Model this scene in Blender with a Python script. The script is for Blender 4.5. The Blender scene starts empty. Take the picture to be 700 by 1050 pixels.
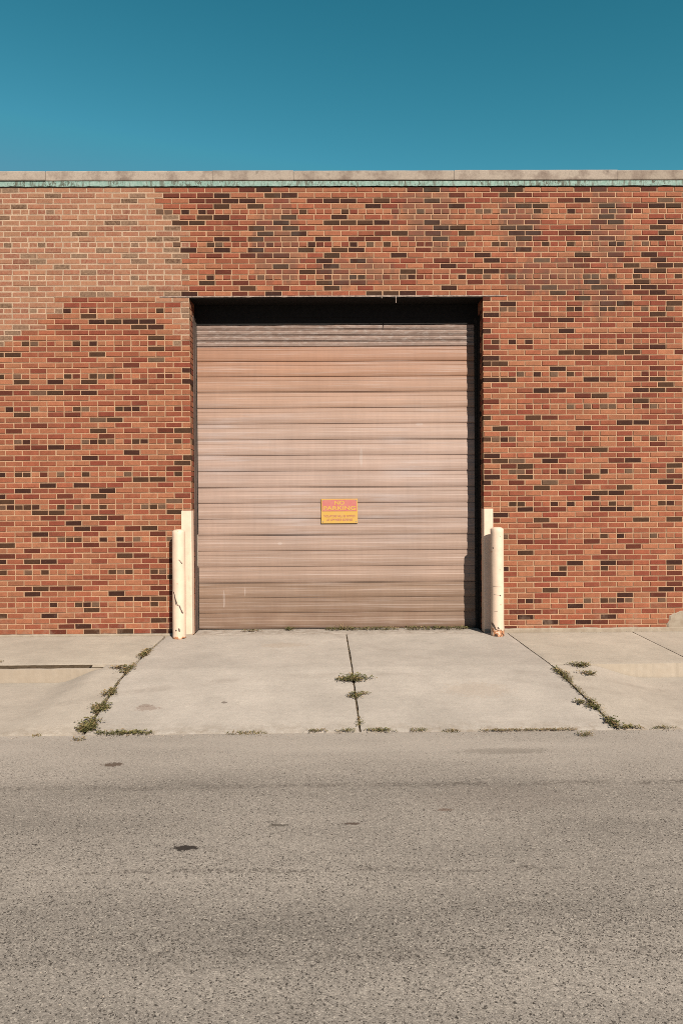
import bpy, math, random
from mathutils import Matrix, Vector, noise as mn
rnd = random.Random(7)
scene = bpy.context.scene
COL = scene.collection

# ------------------------------------------------------------------ helpers
def lin(c):
    return tuple((v/255/12.92 if v/255 <= .04045 else ((v/255+.055)/1.055)**2.4) for v in c)

KW = (2.44, 2.31, 1.95)          # light on the sunlit wall (sun + sky + exposure): picture colour -> base colour
def alb(r, g, b, k=1.0):
    l = lin((r, g, b))
    return tuple(min(.85, l[i]/KW[i]*k) for i in range(3))

def link(o, parent=None):
    COL.objects.link(o)
    if parent is not None: o.parent = parent
    return o

class MB:
    """collects quads, boxes and tubes into one mesh, with an optional per-face colour"""
    def __init__(s): s.v, s.f, s.c = [], [], []
    def quad(s, *p, col=None):
        n = len(s.v); s.v += [tuple(q) for q in p]; s.f.append(tuple(range(n, n+len(p)))); s.c.append(col)
    def box(s, x0, x1, y0, y1, z0, z1, col=None):
        n = len(s.v)
        s.v += [(x, y, z) for x in (x0, x1) for y in (y0, y1) for z in (z0, z1)]
        for f in ((0,1,3,2),(4,6,7,5),(0,4,5,1),(2,3,7,6),(0,2,6,4),(1,5,7,3)):
            s.f.append(tuple(n+i for i in f)); s.c.append(col)
    def grid(s, P, col=None):
        """P[i][j] points -> quads"""
        n = len(s.v); R, C = len(P), len(P[0])
        for row in P: s.v += [tuple(q) for q in row]
        for i in range(R-1):
            for j in range(C-1):
                a = n+i*C+j
                s.f.append((a, a+1, a+C+1, a+C)); s.c.append(col)
    def build(s, name, mat, parent=None, smooth=False, bevel=0, loc=None):
        me = bpy.data.meshes.new(name); me.from_pydata(s.v, [], s.f); me.update()
        if any(c is not None for c in s.c):
            at = me.color_attributes.new('tint', 'FLOAT_COLOR', 'CORNER')
            buf = []
            for poly, c in zip(me.polygons, s.c):
                c = c or (.5, .5, .5, 0)
                if len(c) == 3: c = (*c, 0)
                buf += list(c)*poly.loop_total
            at.data.foreach_set('color', buf)
        if smooth: me.polygons.foreach_set('use_smooth', [True]*len(me.polygons))
        me.materials.append(mat)
        o = link(bpy.data.objects.new(name, me), parent)
        if loc: o.location = loc
        if bevel:
            m = o.modifiers.new('bevel', 'BEVEL'); m.width = bevel; m.segments = 2; m.limit_method = 'ANGLE'
        return o

def tag(o, label=None, cat=None, group=None, kind=None):
    if label: o['label'] = label
    if cat: o['category'] = cat
    if group: o['group'] = group
    if kind: o['kind'] = kind
    return o

def empty(name, loc=(0, 0, 0)):
    o = link(bpy.data.objects.new(name, None)); o.location = loc; o.empty_display_size = .2
    return o

# ------------------------------------------------------------------ material node helper
class NT:
    def __init__(s, name, rough=.8, spec=.3):
        s.m = bpy.data.materials.new(name); s.m.use_nodes = True
        s.t = s.m.node_tree; s.n = s.t.nodes
        s.b = s.n['Principled BSDF']; s.b.inputs['Roughness'].default_value = rough
        s.b.inputs['Specular IOR Level'].default_value = spec
        g = s.n.new('ShaderNodeNewGeometry'); s.pos = g.outputs['Position']
        sp = s.n.new('ShaderNodeSeparateXYZ'); s.l(s.pos, sp.inputs[0])
        s.x, s.y, s.z = sp.outputs
    def l(s, a, b):
        if hasattr(a, 'is_output') or isinstance(a, bpy.types.NodeSocket): s.t.links.new(a, b)
        else: b.default_value = a
    def math(s, op, a, b=0.0, c=None, clamp=False):
        n = s.n.new('ShaderNodeMath'); n.operation = op; n.use_clamp = clamp
        s.l(a, n.inputs[0]); s.l(b, n.inputs[1])
        if c is not None: s.l(c, n.inputs[2])
        return n.outputs[0]
    def scale(s, v):
        n = s.n.new('ShaderNodeMapping'); s.l(s.pos, n.inputs['Vector']); n.inputs['Scale'].default_value = v
        return n.outputs[0]
    def noise(s, scale, detail=4, rough=.55, vec=None, dist=0):
        n = s.n.new('ShaderNodeTexNoise'); s.l(vec if vec is not None else s.pos, n.inputs['Vector'])
        n.inputs['Scale'].default_value = scale; n.inputs['Detail'].default_value = detail
        n.inputs['Roughness'].default_value = rough; n.inputs['Distortion'].default_value = dist
        return n.outputs['Fac']
    def voro(s, scale, out='Distance', vec=None):
        n = s.n.new('ShaderNodeTexVoronoi'); s.l(vec if vec is not None else s.pos, n.inputs['Vector'])
        n.inputs['Scale'].default_value = scale
        return n.outputs[out]
    def ramp(s, f, a, b, lo=0.0, hi=1.0):
        n = s.n.new('ShaderNodeMapRange'); s.l(f, n.inputs[0])
        n.inputs[1].default_value = a; n.inputs[2].default_value = b
        n.inputs[3].default_value = lo; n.inputs[4].default_value = hi
        return n.outputs[0]
    def mix(s, f, a, b, mode='MIX'):
        n = s.n.new('ShaderNodeMix'); n.data_type = 'RGBA'; n.blend_type = mode; n.clamp_factor = True
        s.l(f, n.inputs[0])
        for v, i in ((a, 6), (b, 7)):
            if isinstance(v, (int, float)): v = (v, v, v)
            if isinstance(v, tuple) and len(v) == 3: v = (*v, 1)
            s.l(v, n.inputs[i])
        return n.outputs[2]
    def mul(s, col, f):
        """multiply a colour by a scalar socket"""
        n = s.n.new('ShaderNodeVectorMath'); n.operation = 'SCALE'
        if isinstance(col, tuple): n.inputs[0].default_value = col[:3]
        else: s.l(col, n.inputs[0])
        s.l(f, n.inputs['Scale'])
        return n.outputs[0]
    def attr(s, name='tint'):
        n = s.n.new('ShaderNodeAttribute'); n.attribute_name = name
        return n.outputs['Color'], n.outputs['Alpha']
    def spot(s, cx, cy, rx, ry, nz, amt=.8, axes='xy'):
        """ragged ellipse mask at a place in the world"""
        u = s.x; v = s.y if axes == 'xy' else s.z
        a = s.math('MULTIPLY', s.math('SUBTRACT', u, cx), 1/rx)
        b = s.math('MULTIPLY', s.math('SUBTRACT', v, cy), 1/ry)
        d = s.math('SQRT', s.math('ADD', s.math('MULTIPLY', a, a), s.math('MULTIPLY', b, b)))
        d = s.math('ADD', d, s.math('MULTIPLY', s.math('SUBTRACT', nz, .5), 2*amt))
        return s.ramp(d, .8, 1.05, 1, 0)
    def seg(s, x0, z0, x1, z1, w, nz):
        """scratch from one point of the front to another, ragged and tapering"""
        L = math.hypot(x1-x0, z1-z0); ux, uz = (x1-x0)/L, (z1-z0)/L
        a = s.math('SUBTRACT', s.x, x0); b = s.math('SUBTRACT', s.z, z0)
        u = s.math('ADD', s.math('MULTIPLY', a, ux), s.math('MULTIPLY', b, uz))
        v = s.math('ABSOLUTE', s.math('ADD', s.math('SUBTRACT', s.math('MULTIPLY', a, uz), s.math('MULTIPLY', b, ux)), s.math('MULTIPLY', s.math('SUBTRACT', nz, .5), w*3)))
        e = s.math('SUBTRACT', s.math('ABSOLUTE', s.math('SUBTRACT', u, L/2)), L/2)
        e = s.math('MAXIMUM', e, 0.0)
        return s.ramp(s.math('ADD', v, e), w*.7, w*1.25, 1, 0)
    def bump(s, h, strength=.5, dist=.01, prev=None):
        n = s.n.new('ShaderNodeBump'); n.inputs['Strength'].default_value = strength
        n.inputs['Distance'].default_value = dist; s.l(h, n.inputs['Height'])
        if prev is not None: s.l(prev, n.inputs['Normal'])
        return n.outputs[0]
    def out(s, col, normal=None, rough=None):
        if isinstance(col, tuple): s.b.inputs['Base Color'].default_value = (*col[:3], 1)
        else: s.l(col, s.b.inputs['Base Color'])
        if normal is not None: s.l(normal, s.b.inputs['Normal'])
        if rough is not None: s.l(rough, s.b.inputs['Roughness'])
        return s.m

def plain(name, col, rough=.7, spec=.3, var=.12, sc=25, metal=0):
    t = NT(name, rough, spec); t.b.inputs['Metallic'].default_value = metal
    n = t.noise(sc, 5)
    return t.out(t.mul(col, t.ramp(n, .3, .7, 1-var, 1+var)), t.bump(n, .25, .003))

# ------------------------------------------------------------------ materials
def mat_brick():
    t = NT('brick', .88, .2)
    c, a = t.attr()
    n1 = t.noise(90, 4, .7); n2 = t.noise(14, 5, .6); n3 = t.noise(1.1, 4)
    col = t.mul(c, t.ramp(n1, .25, .75, .70, 1.28))
    col = t.mul(col, t.ramp(n2, .3, .7, .84, 1.14))
    col = t.mul(col, t.ramp(n3, .3, .7, .93, 1.07))
    # old mortar smeared over the bricks in the repointed area
    sm = t.math('MULTIPLY', a, t.ramp(t.noise(34, 5, .7), .38, .72, .03, .62))
    col = t.mix(sm, col, alb(206, 166, 126))
    # mortar haze over all bricks
    col = t.mix(t.ramp(t.noise(46, 5, .7), .58, .8, 0, .32), col, alb(206, 160, 116))
    # sooty run-off stains below the coping
    st = t.noise(2.2, 5, .6, t.scale((2.2, 1, .55)))
    for cx, cz, rx, rz in ((-.66, 4.85, .3, .55), (3.42, 4.95, .3, .6), (1.2, 5.1, .35, .4), (2.3, 5.0, .25, .35), (2.6, 4.4, .5, .25), (.3, 4.45, .5, .2), (3.3, 4.2, .3, .3)):
        m = t.spot(cx, cz, rx, rz, st, 1.3, 'xz')
        col = t.mix(t.math('MULTIPLY', m, t.ramp(t.noise(7, 5), .3, .65, .1, .62)), col, (.05, .035, .027))
    # pale salts just above the pavement
    ef = t.math('MULTIPLY', t.ramp(t.z, .02, .5, .55, 0), t.ramp(t.noise(5, 6, .65), .52, .74))
    col = t.mix(ef, col, alb(205, 172, 138))
    b = t.bump(n1, .5, .004); b = t.bump(n2, .35, .006, b)
    return t.out(col, b)

def mat_mortar():
    t = NT('mortar', .95, .1)
    c, a = t.attr()
    n1 = t.noise(120, 3); n2 = t.noise(6, 5)
    col = t.mul(c, t.ramp(n1, .3, .7, .8, 1.15)); col = t.mul(col, t.ramp(n2, .3, .7, .85, 1.1))
    return t.out(col, t.bump(n1, .6, .004))

def mat_concrete(name, base, seed=0.0, warm=1.0):
    t = NT(name, .9, .2)
    v = t.n.new('ShaderNodeMapping'); t.l(t.pos, v.inputs[0]); v.inputs['Location'].default_value = (seed*7.3, seed*3.1, 0)
    p = v.outputs[0]
    n1 = t.noise(160, 3, .7, p); n2 = t.noise(3.2, 6, .6, p); n3 = t.noise(.8, 4, .5, p)
    nb = t.noise(22, 5, .65, p)
    st = t.n.new('ShaderNodeMapping'); t.l(t.pos, st.inputs[0]); st.inputs['Scale'].default_value = (1, 7, 1)
    n4 = t.noise(2.2, 5, .6, st.outputs[0])
    col = t.mul(base, t.ramp(n1, .25, .75, .76, 1.22))
    col = t.mul(col, t.ramp(n2, .3, .7, .93, 1.06))
    col = t.mul(col, t.ramp(n3, .3, .7, .90, 1.08))
    col = t.mul(col, t.ramp(n4, .3, .7, .97, 1.03))
    col = t.mul(col, t.ramp(nb, .3, .75, 1.05, .93))
    # dark grit pits
    col = t.mix(t.ramp(t.noise(75, 2, .5, p), .70, .76, 0, .55), col, (.1, .075, .05))
    # crazing: hairline cracks here and there
    vc = t.n.new('ShaderNodeTexVoronoi'); vc.feature = 'DISTANCE_TO_EDGE'; vc.inputs['Scale'].default_value = 1.1
    wv = t.n.new('ShaderNodeTexNoise'); t.l(p, wv.inputs['Vector']); wv.inputs['Scale'].default_value = 3; wv.inputs['Detail'].default_value = 6
    wm = t.n.new('ShaderNodeVectorMath'); wm.operation = 'MULTIPLY_ADD'; t.l(wv.outputs['Color'], wm.inputs[0]); wm.inputs[1].default_value = (.5, .5, .5); t.l(p, wm.inputs[2]); t.l(wm.outputs[0], vc.inputs['Vector'])
    col = t.mix(t.math('MULTIPLY', t.ramp(vc.outputs['Distance'], .002, .007, 1, 0), t.ramp(t.noise(1.6, 4, .6, p), .56, .66, 0, .30)), col, (.13, .10, .075))
    # brown blotches
    col = t.mix(t.ramp(t.noise(1.7, 7, .7, p), .60, .75, 0, .35), col, tuple(b*.62 for b in base))
    # stains that lie where they lie on the apron
    nz = t.noise(24, 6, .8)
    for cx, cy, rx, ry, c, f in ((-1.62, -2.56, .10, .05, (.16, .10, .075), .45), (-1.66, -2.5, .06, .03, (.12, .07, .05), .4),
                                 (-.98, -2.45, .03, .02, (.07, .05, .04), .7), 
                                 
                                 (-.6, -.6, .25, .12, (.28, .21, .15), .3), (1.3, -2.2, .3, .18, (.3, .23, .17), .25)):
        col = t.mix(t.math('MULTIPLY', t.spot(cx, cy, rx, ry, nz, 1.8), f), col, c)
    # tyre scuffs turning in from the street
    for cx, cy, r in ((3.2, 1.5, 3.55), (.2, -7.3, 5.5)):
        a = t.math('SUBTRACT', t.x, cx); b = t.math('SUBTRACT', t.y, cy)
        d = t.math('ABSOLUTE', t.math('SUBTRACT', t.math('SQRT', t.math('ADD', t.math('MULTIPLY', a, a), t.math('MULTIPLY', b, b))), r))
        m = t.math('MULTIPLY', t.ramp(d, .03, .09, 1, 0), t.ramp(t.noise(3, 5), .45, .65, 0, .22))
        col = t.mix(m, col, (.12, .09, .07))
    # kerb's face: colour darkened and browned to offset the stronger sun on it
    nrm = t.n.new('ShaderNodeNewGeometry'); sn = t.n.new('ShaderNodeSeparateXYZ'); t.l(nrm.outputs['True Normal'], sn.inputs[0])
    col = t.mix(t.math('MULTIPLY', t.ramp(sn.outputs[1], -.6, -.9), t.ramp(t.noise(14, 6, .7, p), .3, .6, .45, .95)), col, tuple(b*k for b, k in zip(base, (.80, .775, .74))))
    # dirt gathered along the wall and the street edge
    col = t.mix(t.math('MULTIPLY', t.ramp(t.y, -2.85, -3.05), t.ramp(t.noise(11, 6, .7), .42, .66, 0, .6)), col, (.16, .12, .08))
    col = t.mix(t.math('MULTIPLY', t.ramp(t.y, -.12, .02), t.ramp(t.noise(9, 6, .7), .40, .64, 0, .55)), col, (.14, .10, .07))
    b = t.bump(n1, .35, .003); b = t.bump(nb, .3, .01, b)
    return t.out(col, b)

def mat_road():
    t = NT('asphalt', .92, .25)
    vd = t.voro(150, 'Color'); sep = t.n.new('ShaderNodeSeparateColor'); t.l(vd, sep.inputs[0]); stone = sep.outputs[0]
    dist = t.voro(150); d2 = t.voro(70)
    n1 = t.noise(240, 2, .6); n2 = t.noise(38, 5, .7); n3 = t.noise(1.5, 6, .62, t.scale((.4, 1.5, 1))); n5 = t.noise(.55, 3, .5, t.scale((.8, 1.2, 1)))
    base = (.228, .199, .171)
    col = t.mul(base, t.ramp(stone, 0, 1, .74, 1.27))
    col = t.mul(col, t.ramp(n1, .25, .75, .78, 1.24))
    col = t.mul(col, t.ramp(n2, .3, .72, 1.07, .92))
    col = t.mul(col, t.ramp(n3, .3, .7, .82, 1.13))
    col = t.mul(col, t.ramp(n5, .35, .65, .90, 1.07))
    # darker bands worn along the street
    bands = t.math('ADD', t.math('MULTIPLY', t.ramp(t.y, -5.15, -5.45), t.ramp(t.y, -5.85, -5.6)), t.math('ADD', t.ramp(t.y, -5.95, -6.25), t.math('MULTIPLY', t.math('MULTIPLY', t.ramp(t.y, -3.95, -4.06), t.ramp(t.y, -4.28, -4.12)), .55)))
    col = t.mul(col, t.ramp(t.math('MULTIPLY', bands, t.ramp(t.noise(1.1, 5, .6, t.scale((.6, 1, 1))), .3, .6, .4, 1)), 0, 1, 1, .87))
    # worn-out holes between the stones, more of them in the wheel tracks
    tr = t.ramp(t.noise(1.3, 5, .6, t.scale((.35, 1.8, 1))), .4, .68)
    wn = t.n.new('ShaderNodeTexNoise'); t.l(t.pos, wn.inputs['Vector']); wn.inputs['Scale'].default_value = 70; wn.inputs['Detail'].default_value = 3
    wa = t.n.new('ShaderNodeVectorMath'); wa.operation = 'MULTIPLY_ADD'; t.l(wn.outputs['Color'], wa.inputs[0]); wa.inputs[1].default_value = (.022, .022, .022); t.l(t.pos, wa.inputs[2])
    warp = wa.outputs[0]
    def dots(sc, r0, r1, share_lo, share_hi):
        v = t.n.new('ShaderNodeTexVoronoi'); t.l(warp, v.inputs['Vector']); v.inputs['Scale'].default_value = sc
        q = t.n.new('ShaderNodeSeparateColor'); t.l(v.outputs['Color'], q.inputs[0])
        rad = t.ramp(q.outputs[1], 0, 1, r0, r1)
        near = t.math('SUBTRACT', 1.0, t.math('DIVIDE', v.outputs['Distance'], rad))
        return t.ramp(near, 0, .35), q.outputs[0], q.outputs[2]
    band = t.math('MULTIPLY', t.ramp(t.y, -5.15, -5.5), t.ramp(t.y, -5.9, -5.65))
    band = t.math('MAXIMUM', band, t.ramp(t.y, -6.0, -6.3))
    wear = t.math('ADD', t.math('ADD', t.ramp(t.y, -4.0, -6.2, .10, .26), t.math('MULTIPLY', band, .16)), t.math('MULTIPLY', tr, .24))
    d1, k1, _ = dots(128, .25, .72, 0, 1)
    pits = t.math('MULTIPLY', d1, t.math('LESS_THAN', k1, wear))
    col = t.mix(t.math('MULTIPLY', pits, .85), col, (.035, .029, .024))
    d3, k3, _ = dots(72, .2, .5, 0, 1)
    big = t.math('MULTIPLY', d3, t.math('LESS_THAN', k3, t.math('MULTIPLY', wear, .20)))
    col = t.mix(t.math('MULTIPLY', big, .85), col, (.022, .018, .015))
    d2_, k2, _ = dots(125, .3, .8, 0, 1)
    col = t.mix(t.math('MULTIPLY', t.math('MULTIPLY', d2_, t.math('GREATER_THAN', k2, .87)), .55), col, (.44, .39, .33))
    pits = t.math('MAXIMUM', pits, big)
    # coarser open texture towards the middle of the street
    op = t.math('MULTIPLY', t.ramp(t.y, -4.9, -6.2, 0, 1), t.ramp(t.noise(52, 4, .7), .52, .64, 0, .3))
    col = t.mix(op, col, (.075, .062, .05))
    # smoother dusty strip beside the kerb
    gut = t.math('MULTIPLY', t.ramp(t.y, -4.0, -3.4), t.ramp(t.noise(1.5, 4, .5, t.scale((.4, 2, 1))), .3, .6, .35, 1))
    col = t.mix(t.math('MULTIPLY', gut, .62), col, (.36, .316, .272))
    # cracks along the street
    wob = t.noise(2.4, 6, .7)
    for cy, w, f, th in ((-4.08, .05, .62, .46), (-5.12, .026, .85, .52), (-4.6, .03, .35, .56), (-5.75, .05, .4, .5)):
        d = t.math('ABSOLUTE', t.math('ADD', t.math('SUBTRACT', t.y, cy), t.math('MULTIPLY', t.math('SUBTRACT', wob, .5), .16)))
        m = t.math('MULTIPLY', t.ramp(d, w*.4, w, 1, 0), t.math('MULTIPLY', t.ramp(t.noise(5, 6, .8), th-.06, th+.10, 0, f), t.ramp(t.noise(62, 3, .6), .40, .58)))
        col = t.mix(m, col, (.05, .04, .033))
    nz = t.noise(28, 6, .8)
    for cx, cy, rx, ry, c, f in ((-.80, -4.88, .062, .03, (.02, .015, .012), .95), (-1.56, -3.68, .08, .04, (.07, .045, .03), .85),
                                 (1.23, -3.5, .35, .06, (.13, .11, .09), .4), (-.33, -4.63, .06, .02, (.05, .04, .03), .7),
                                 (.08, -4.62, .05, .015, (.06, .05, .04), .6), (.10, -4.62, .05, .015, (.06, .03, .02), .6),
                                 (.64, -4.45, .05, .02, (.10, .05, .03), .6), 
                                 
                                 (1.0, -4.3, .5, .2, (.16, .13, .11), .25)):
        col = t.mix(t.math('MULTIPLY', t.spot(cx, cy, rx, ry, nz, 1.7), f), col, c)
    h = t.math('ADD', t.math('MULTIPLY', dist, -1.0), t.math('MULTIPLY', pits, -1.2))
    b = t.bump(h, .35, .003); b = t.bump(n2, .2, .004, b)
    return t.out(col, b)

def mat_door():
    t = NT('faded_steel_paint', .5, .35)
    c, a = t.attr()
    st = t.noise(2.0, 6, .65, t.scale((.5, 1, 14))); st2 = t.noise(5, 6, .6, t.scale((.25, 1, 22)))
    bl = t.noise(1.4, 5, .55, t.scale((1, 1, .7)))
    vs = t.noise(7, 5, .6, t.scale((3.0, 1, .3)))
    col = t.mul(c, t.ramp(st, .3, .7, .92, 1.08))
    col = t.mul(col, t.ramp(bl, .3, .7, .93, 1.07))
    col = t.mul(col, t.ramp(vs, .3, .7, .96, 1.04))
    col = t.mul(col, t.ramp(t.noise(4.6, 2, .5, t.scale((.06, 0, 1))), .35, .65, .93, 1.06))  # tone per rib stands in for the shading of differing rib tilt
    gl = t.math('MULTIPLY', t.math('MULTIPLY', t.ramp(t.z, 1.0, 1.5), t.ramp(t.z, 3.0, 2.7)), t.ramp(t.noise(1.0, 3, .5, t.scale((.5, 1, .7))), .40, .60))  # pale sheen and wear bands across the middle, painted into the colour
    col = t.mix(t.math('MULTIPLY', gl, t.ramp(t.noise(6.5, 4, .6, t.scale((.12, 1, 2.0))), .48, .64, 0, .62)), col, alb(232, 216, 200))
    # chalky wear streaks
    col = t.mix(t.ramp(st2, .53, .74, 0, .5), col, alb(234, 212, 190))
    # grime and pale droppings on the topmost ribs
    up = t.ramp(t.z, 3.58, 3.68)
    g = t.noise(11, 6, .7, t.scale((.8, 1, 2.6)))
    col = t.mix(t.math('MULTIPLY', up, t.ramp(g, .44, .66, .0, .6)), col, alb(146, 120, 100))
    col = t.mix(t.math('MULTIPLY', up, t.ramp(t.noise(15, 6, .7, t.scale((.6, 1, 2))), .50, .66, 0, .7)), col, alb(216, 198, 176))
    # splash dirt at the bottom
    col = t.mix(t.math('MULTIPLY', t.ramp(t.z, .0, .55, .5, 0), t.ramp(t.noise(3.5, 6, .6), .4, .65)), col, alb(150, 112, 84))
    # rub marks
    nz = t.noise(14, 5, .7)
    for cx, cz, rx, rz in ((-1.42, .40, .012, .12), (-1.15, .48, .008, .07), (.35, 2.2, .02, .12), (-.7, 1.1, .03, .02), (1.1, 2.62, .05, .02)):
        col = t.mix(t.math('MULTIPLY', t.spot(cx, cz, rx, rz, nz, .7, 'xz'), .4), col, alb(230, 208, 184))
    b = t.bump(bl, .25, .02); b = t.bump(t.noise(60, 3), .08, .002, b)
    return t.out(col, b, t.ramp(st, .3, .7, .42, .62))

def mat_cream(name, base_z, marks, hf=.08, segs=()):
    t = NT(name, .5, .4)
    n = t.noise(9, 6, .65); nf = t.noise(60, 4, .6)
    base = (.545, .416, .318)
    col = t.mul(base, t.ramp(n, .3, .7, .90, 1.06))
    col = t.mul(col, t.ramp(t.noise(3.5, 5, .6, t.scale((3, 3, .4))), .3, .7, .93, 1.05))
    # hairline paint cracks and chips
    col = t.mix(t.ramp(t.noise(26, 6, .75, t.scale((1, 1, 1.6))), .665, .69, 0, .75), col, (.33, .20, .11))
    nz = t.noise(13, 5, .7)
    for cx, cz, rx, rz, f in marks:
        col = t.mix(t.math('MULTIPLY', t.spot(cx, cz, rx, rz, nz, .8, 'xz'), f), col, (.045, .03, .025))
    for x0, z0, x1, z1, w_ in segs:
        col = t.mix(t.math('MULTIPLY', t.seg(x0, z0, x1, z1, w_, nz), .93), col, (.035, .024, .02))
    # rusted foot
    foot = t.math('ADD', t.ramp(t.z, base_z, base_z+hf, .26, -.06), t.noise(11, 6, .7))
    col = t.mix(t.ramp(foot, .60, .66), col, (.36, .16, .075))
    col = t.mix(t.ramp(foot, .69, .73), col, (.05, .03, .022))
    b = t.bump(nf, .12, .002); b = t.bump(n, .2, .006, b)
    return t.out(col, b)

def mat_stone():
    t = NT('limestone', .9, .2)
    n1 = t.noise(45, 5, .7); n2 = t.noise(3.0, 6, .65); c, a = t.attr()
    col = t.mul(c, t.ramp(n1, .3, .7, .85, 1.12))
    col = t.mix(t.ramp(n2, .46, .64, 0, .7), col, alb(128, 102, 84))
    col = t.mix(t.ramp(t.noise(8, 6, .7), .60, .72, 0, .5), col, alb(105, 88, 74))
    return t.out(col, t.bump(n1, .5, .006))

def mat_copper():
    t = NT('verdigris', .75, .3)
    n1 = t.noise(9, 5, .6, t.scale((2.6, 1, .55))); n2 = t.noise(40, 4)
    col = t.mix(t.ramp(n2, .3, .7), alb(140, 176, 150), alb(186, 208, 184))
    col = t.mix(t.ramp(n1, .52, .62, 0, .85), col, (.075, .08, .06))
    col = t.mix(t.math('MULTIPLY', t.ramp(t.noise(30, 5, .7, t.scale((1.5, 1, .8))), .50, .58, 0, .9), t.ramp(t.noise(1.6, 5, .7, t.scale((1, 1, .1))), .42, .56)), col, (.045, .045, .03))
    return t.out(col, t.bump(n2, .3, .004))

def mat_leaf(name, cols):
    t = NT(name, .65, .3)
    c, a = t.attr()
    return t.out(t.mul(c, t.ramp(t.noise(30, 3), .3, .7, .8, 1.2)))

M_brick, M_mortar, M_door = mat_brick(), mat_mortar(), mat_door()
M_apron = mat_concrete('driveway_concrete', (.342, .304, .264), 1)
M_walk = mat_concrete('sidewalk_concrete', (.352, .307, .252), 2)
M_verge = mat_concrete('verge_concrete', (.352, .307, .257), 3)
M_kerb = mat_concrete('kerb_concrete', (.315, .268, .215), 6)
M_road, M_stone, M_copper = mat_road(), mat_stone(), mat_copper()
M_soil = plain('soil', (.075, .055, .035), .95, .1, .4, 30)
M_ground = plain('dusty_ground', (.25, .21, .16), .95, .1, .2, 3)
M_black = plain('shaded_black_paint', (.009, .008, .0075), .75, .15, .3)  # door recess's deep shade put into the colour of head, soffit, right rail
M_rubber = plain('dirty_rubber', (.022, .018, .015), .85, .15, .8, 60)
M_guide = plain('weathered_steel', (.075, .052, .042), .6, .4, .3, 30)
M_lintel = plain('peeling_lintel_paint', alb(190, 165, 140), .8, .2, .45, 28)
M_found = mat_concrete('foundation_concrete', (.29, .25, .20), 4)
M_roof = plain('roof_felt', (.08, .08, .08), .9, .1)
M_pale = plain('bare_zinc', (.21, .175, .14), .5, .4, .2, 20)

# ------------------------------------------------------------------ brick warehouse
XL, PITCH, MOD = -1.760, .0669, .2062
XR = XL + 17.5*MOD
ZT, NROW = 5.500, 82
ZL = ZT - 20*PITCH                       # underside of the brickwork over the door
XE0, XE1 = -10.4, 10.9
REV = .335

PATCH = [(-13, 5.6), (-2.33, 5.6), (-2.25, 5.44), (-2.1, 5.23), (-1.88, 5.0), (-1.80, 4.6), (-1.79, 4.22), (-1.74, 4.15),
         (-1.74, 3.62), (-1.90, 3.60), (-1.98, 4.06), (-2.25, 4.15), (-3.30, 4.16), (-3.48, 3.93), (-3.72, 3.75), (-4.1, 3.62), (-5.2, 3.3), (-13, 3.0)]
def inside(p, poly):
    x, y = p; r = False; j = len(poly)-1
    for i in range(len(poly)):
        a, b = poly[i], poly[j]
        if (a[1] > y) != (b[1] > y) and x < (b[0]-a[0])*(y-a[1])/(b[1]-a[1])+a[0]: r = not r
        j = i
    return r

PAL = {'orange': (195, 124, 84), 'terra': (182, 104, 70), 'red': (158, 80, 55), 'dark': (118, 58, 38),
       'plum': (76, 41, 27), 'brown': (91, 59, 37), 'grey': (128, 94, 68)}
def pick(w):
    r = rnd.random()*sum(v for _, v in w)
    for k, v in w:
        r -= v
        if r <= 0: return k
    return w[-1][0]
last = ['orange']
def brick_colour(x, z, row, header):
    p = inside((x + rnd.uniform(-.09, .09), z + rnd.uniform(-.03, .03)), PATCH)
    cl = mn.noise(Vector((x*1.1, row*.37, 3)))*.8 + mn.noise(Vector((x*3+20, row*.9, 7)))*.5
    up = 1.0 if z > ZL else 0.0
    k = max(.35, 1 + cl*.7)
    if p: w = [('orange', .44), ('terra', .31), ('red', .10), ('grey', .11), ('brown', .04)]
    elif header: w = [('orange', .42), ('terra', .17), ('red', .10), ('dark', .04*k), ('plum', .06*k), ('brown', .11*k), ('grey', .10)]
    else:
        w = [('orange', .36-.07*up), ('terra', .28), ('red', .18), ('dark', (.075+.03*up)*k), ('plum', (.05+.05*up)*k), ('brown', (.055+.045*up)*k), ('grey', .006)]
        if last[0] in ('plum', 'brown', 'dark') and rnd.random() < .09: w = [('plum', 1), ('brown', 1)]
    n = pick(w); last[0] = n
    c = PAL[n]; f = rnd.uniform(.82, 1.09)
    if n in ('orange', 'terra', 'red'):
        q = PAL[rnd.choice(('orange', 'terra', 'red'))]; h = rnd.uniform(0, .45); c = tuple(c[i]*(1-h)+q[i]*h for i in range(3))
    if p: c = tuple(.80*c[i] + .20*(205, 165, 128)[i] for i in range(3))
    g = rnd.uniform(-.05, .05)
    a = alb(c[0], c[1], c[2], f)
    return (a[0], a[1]*(1+g), a[2]*(1+g), 1.0 if p else 0.0), p

bk, mo = MB(), MB()
def face_brick(x0, x1, z0, z1, col, yo, depth=.10):
    """one brick: chamfered front face and four sides"""
    e = .0035; j = lambda s=.0012: rnd.uniform(-s, s)
    n = len(bk.v); tilt = rnd.uniform(-.0011, .0011)
    f = [(x0+j(), z0+j()), (x1+j(), z0+j()), (x1+j(), z1+j()), (x0+j(), z1+j())]
    ins = [(1, 1), (-1, 1), (-1, -1), (1, -1)]
    for (x, z), (sx, sz) in zip(f, ins): bk.v.append((x+sx*e, yo+tilt*sx, z+sz*e))
    for x, z in f: bk.v.append((x, yo+e, z))
    for x, z in f: bk.v.append((x, depth, z))
    bk.f.append((n, n+1, n+2, n+3)); bk.c.append(col)
    for i in range(4):
        k = (i+1) % 4
        bk.f.append((n+4+i, n+4+k, n+k, n+i)); bk.c.append(col)
        bk.f.append((n+8+i, n+8+k, n+4+k, n+4+i)); bk.c.append(col)

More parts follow.
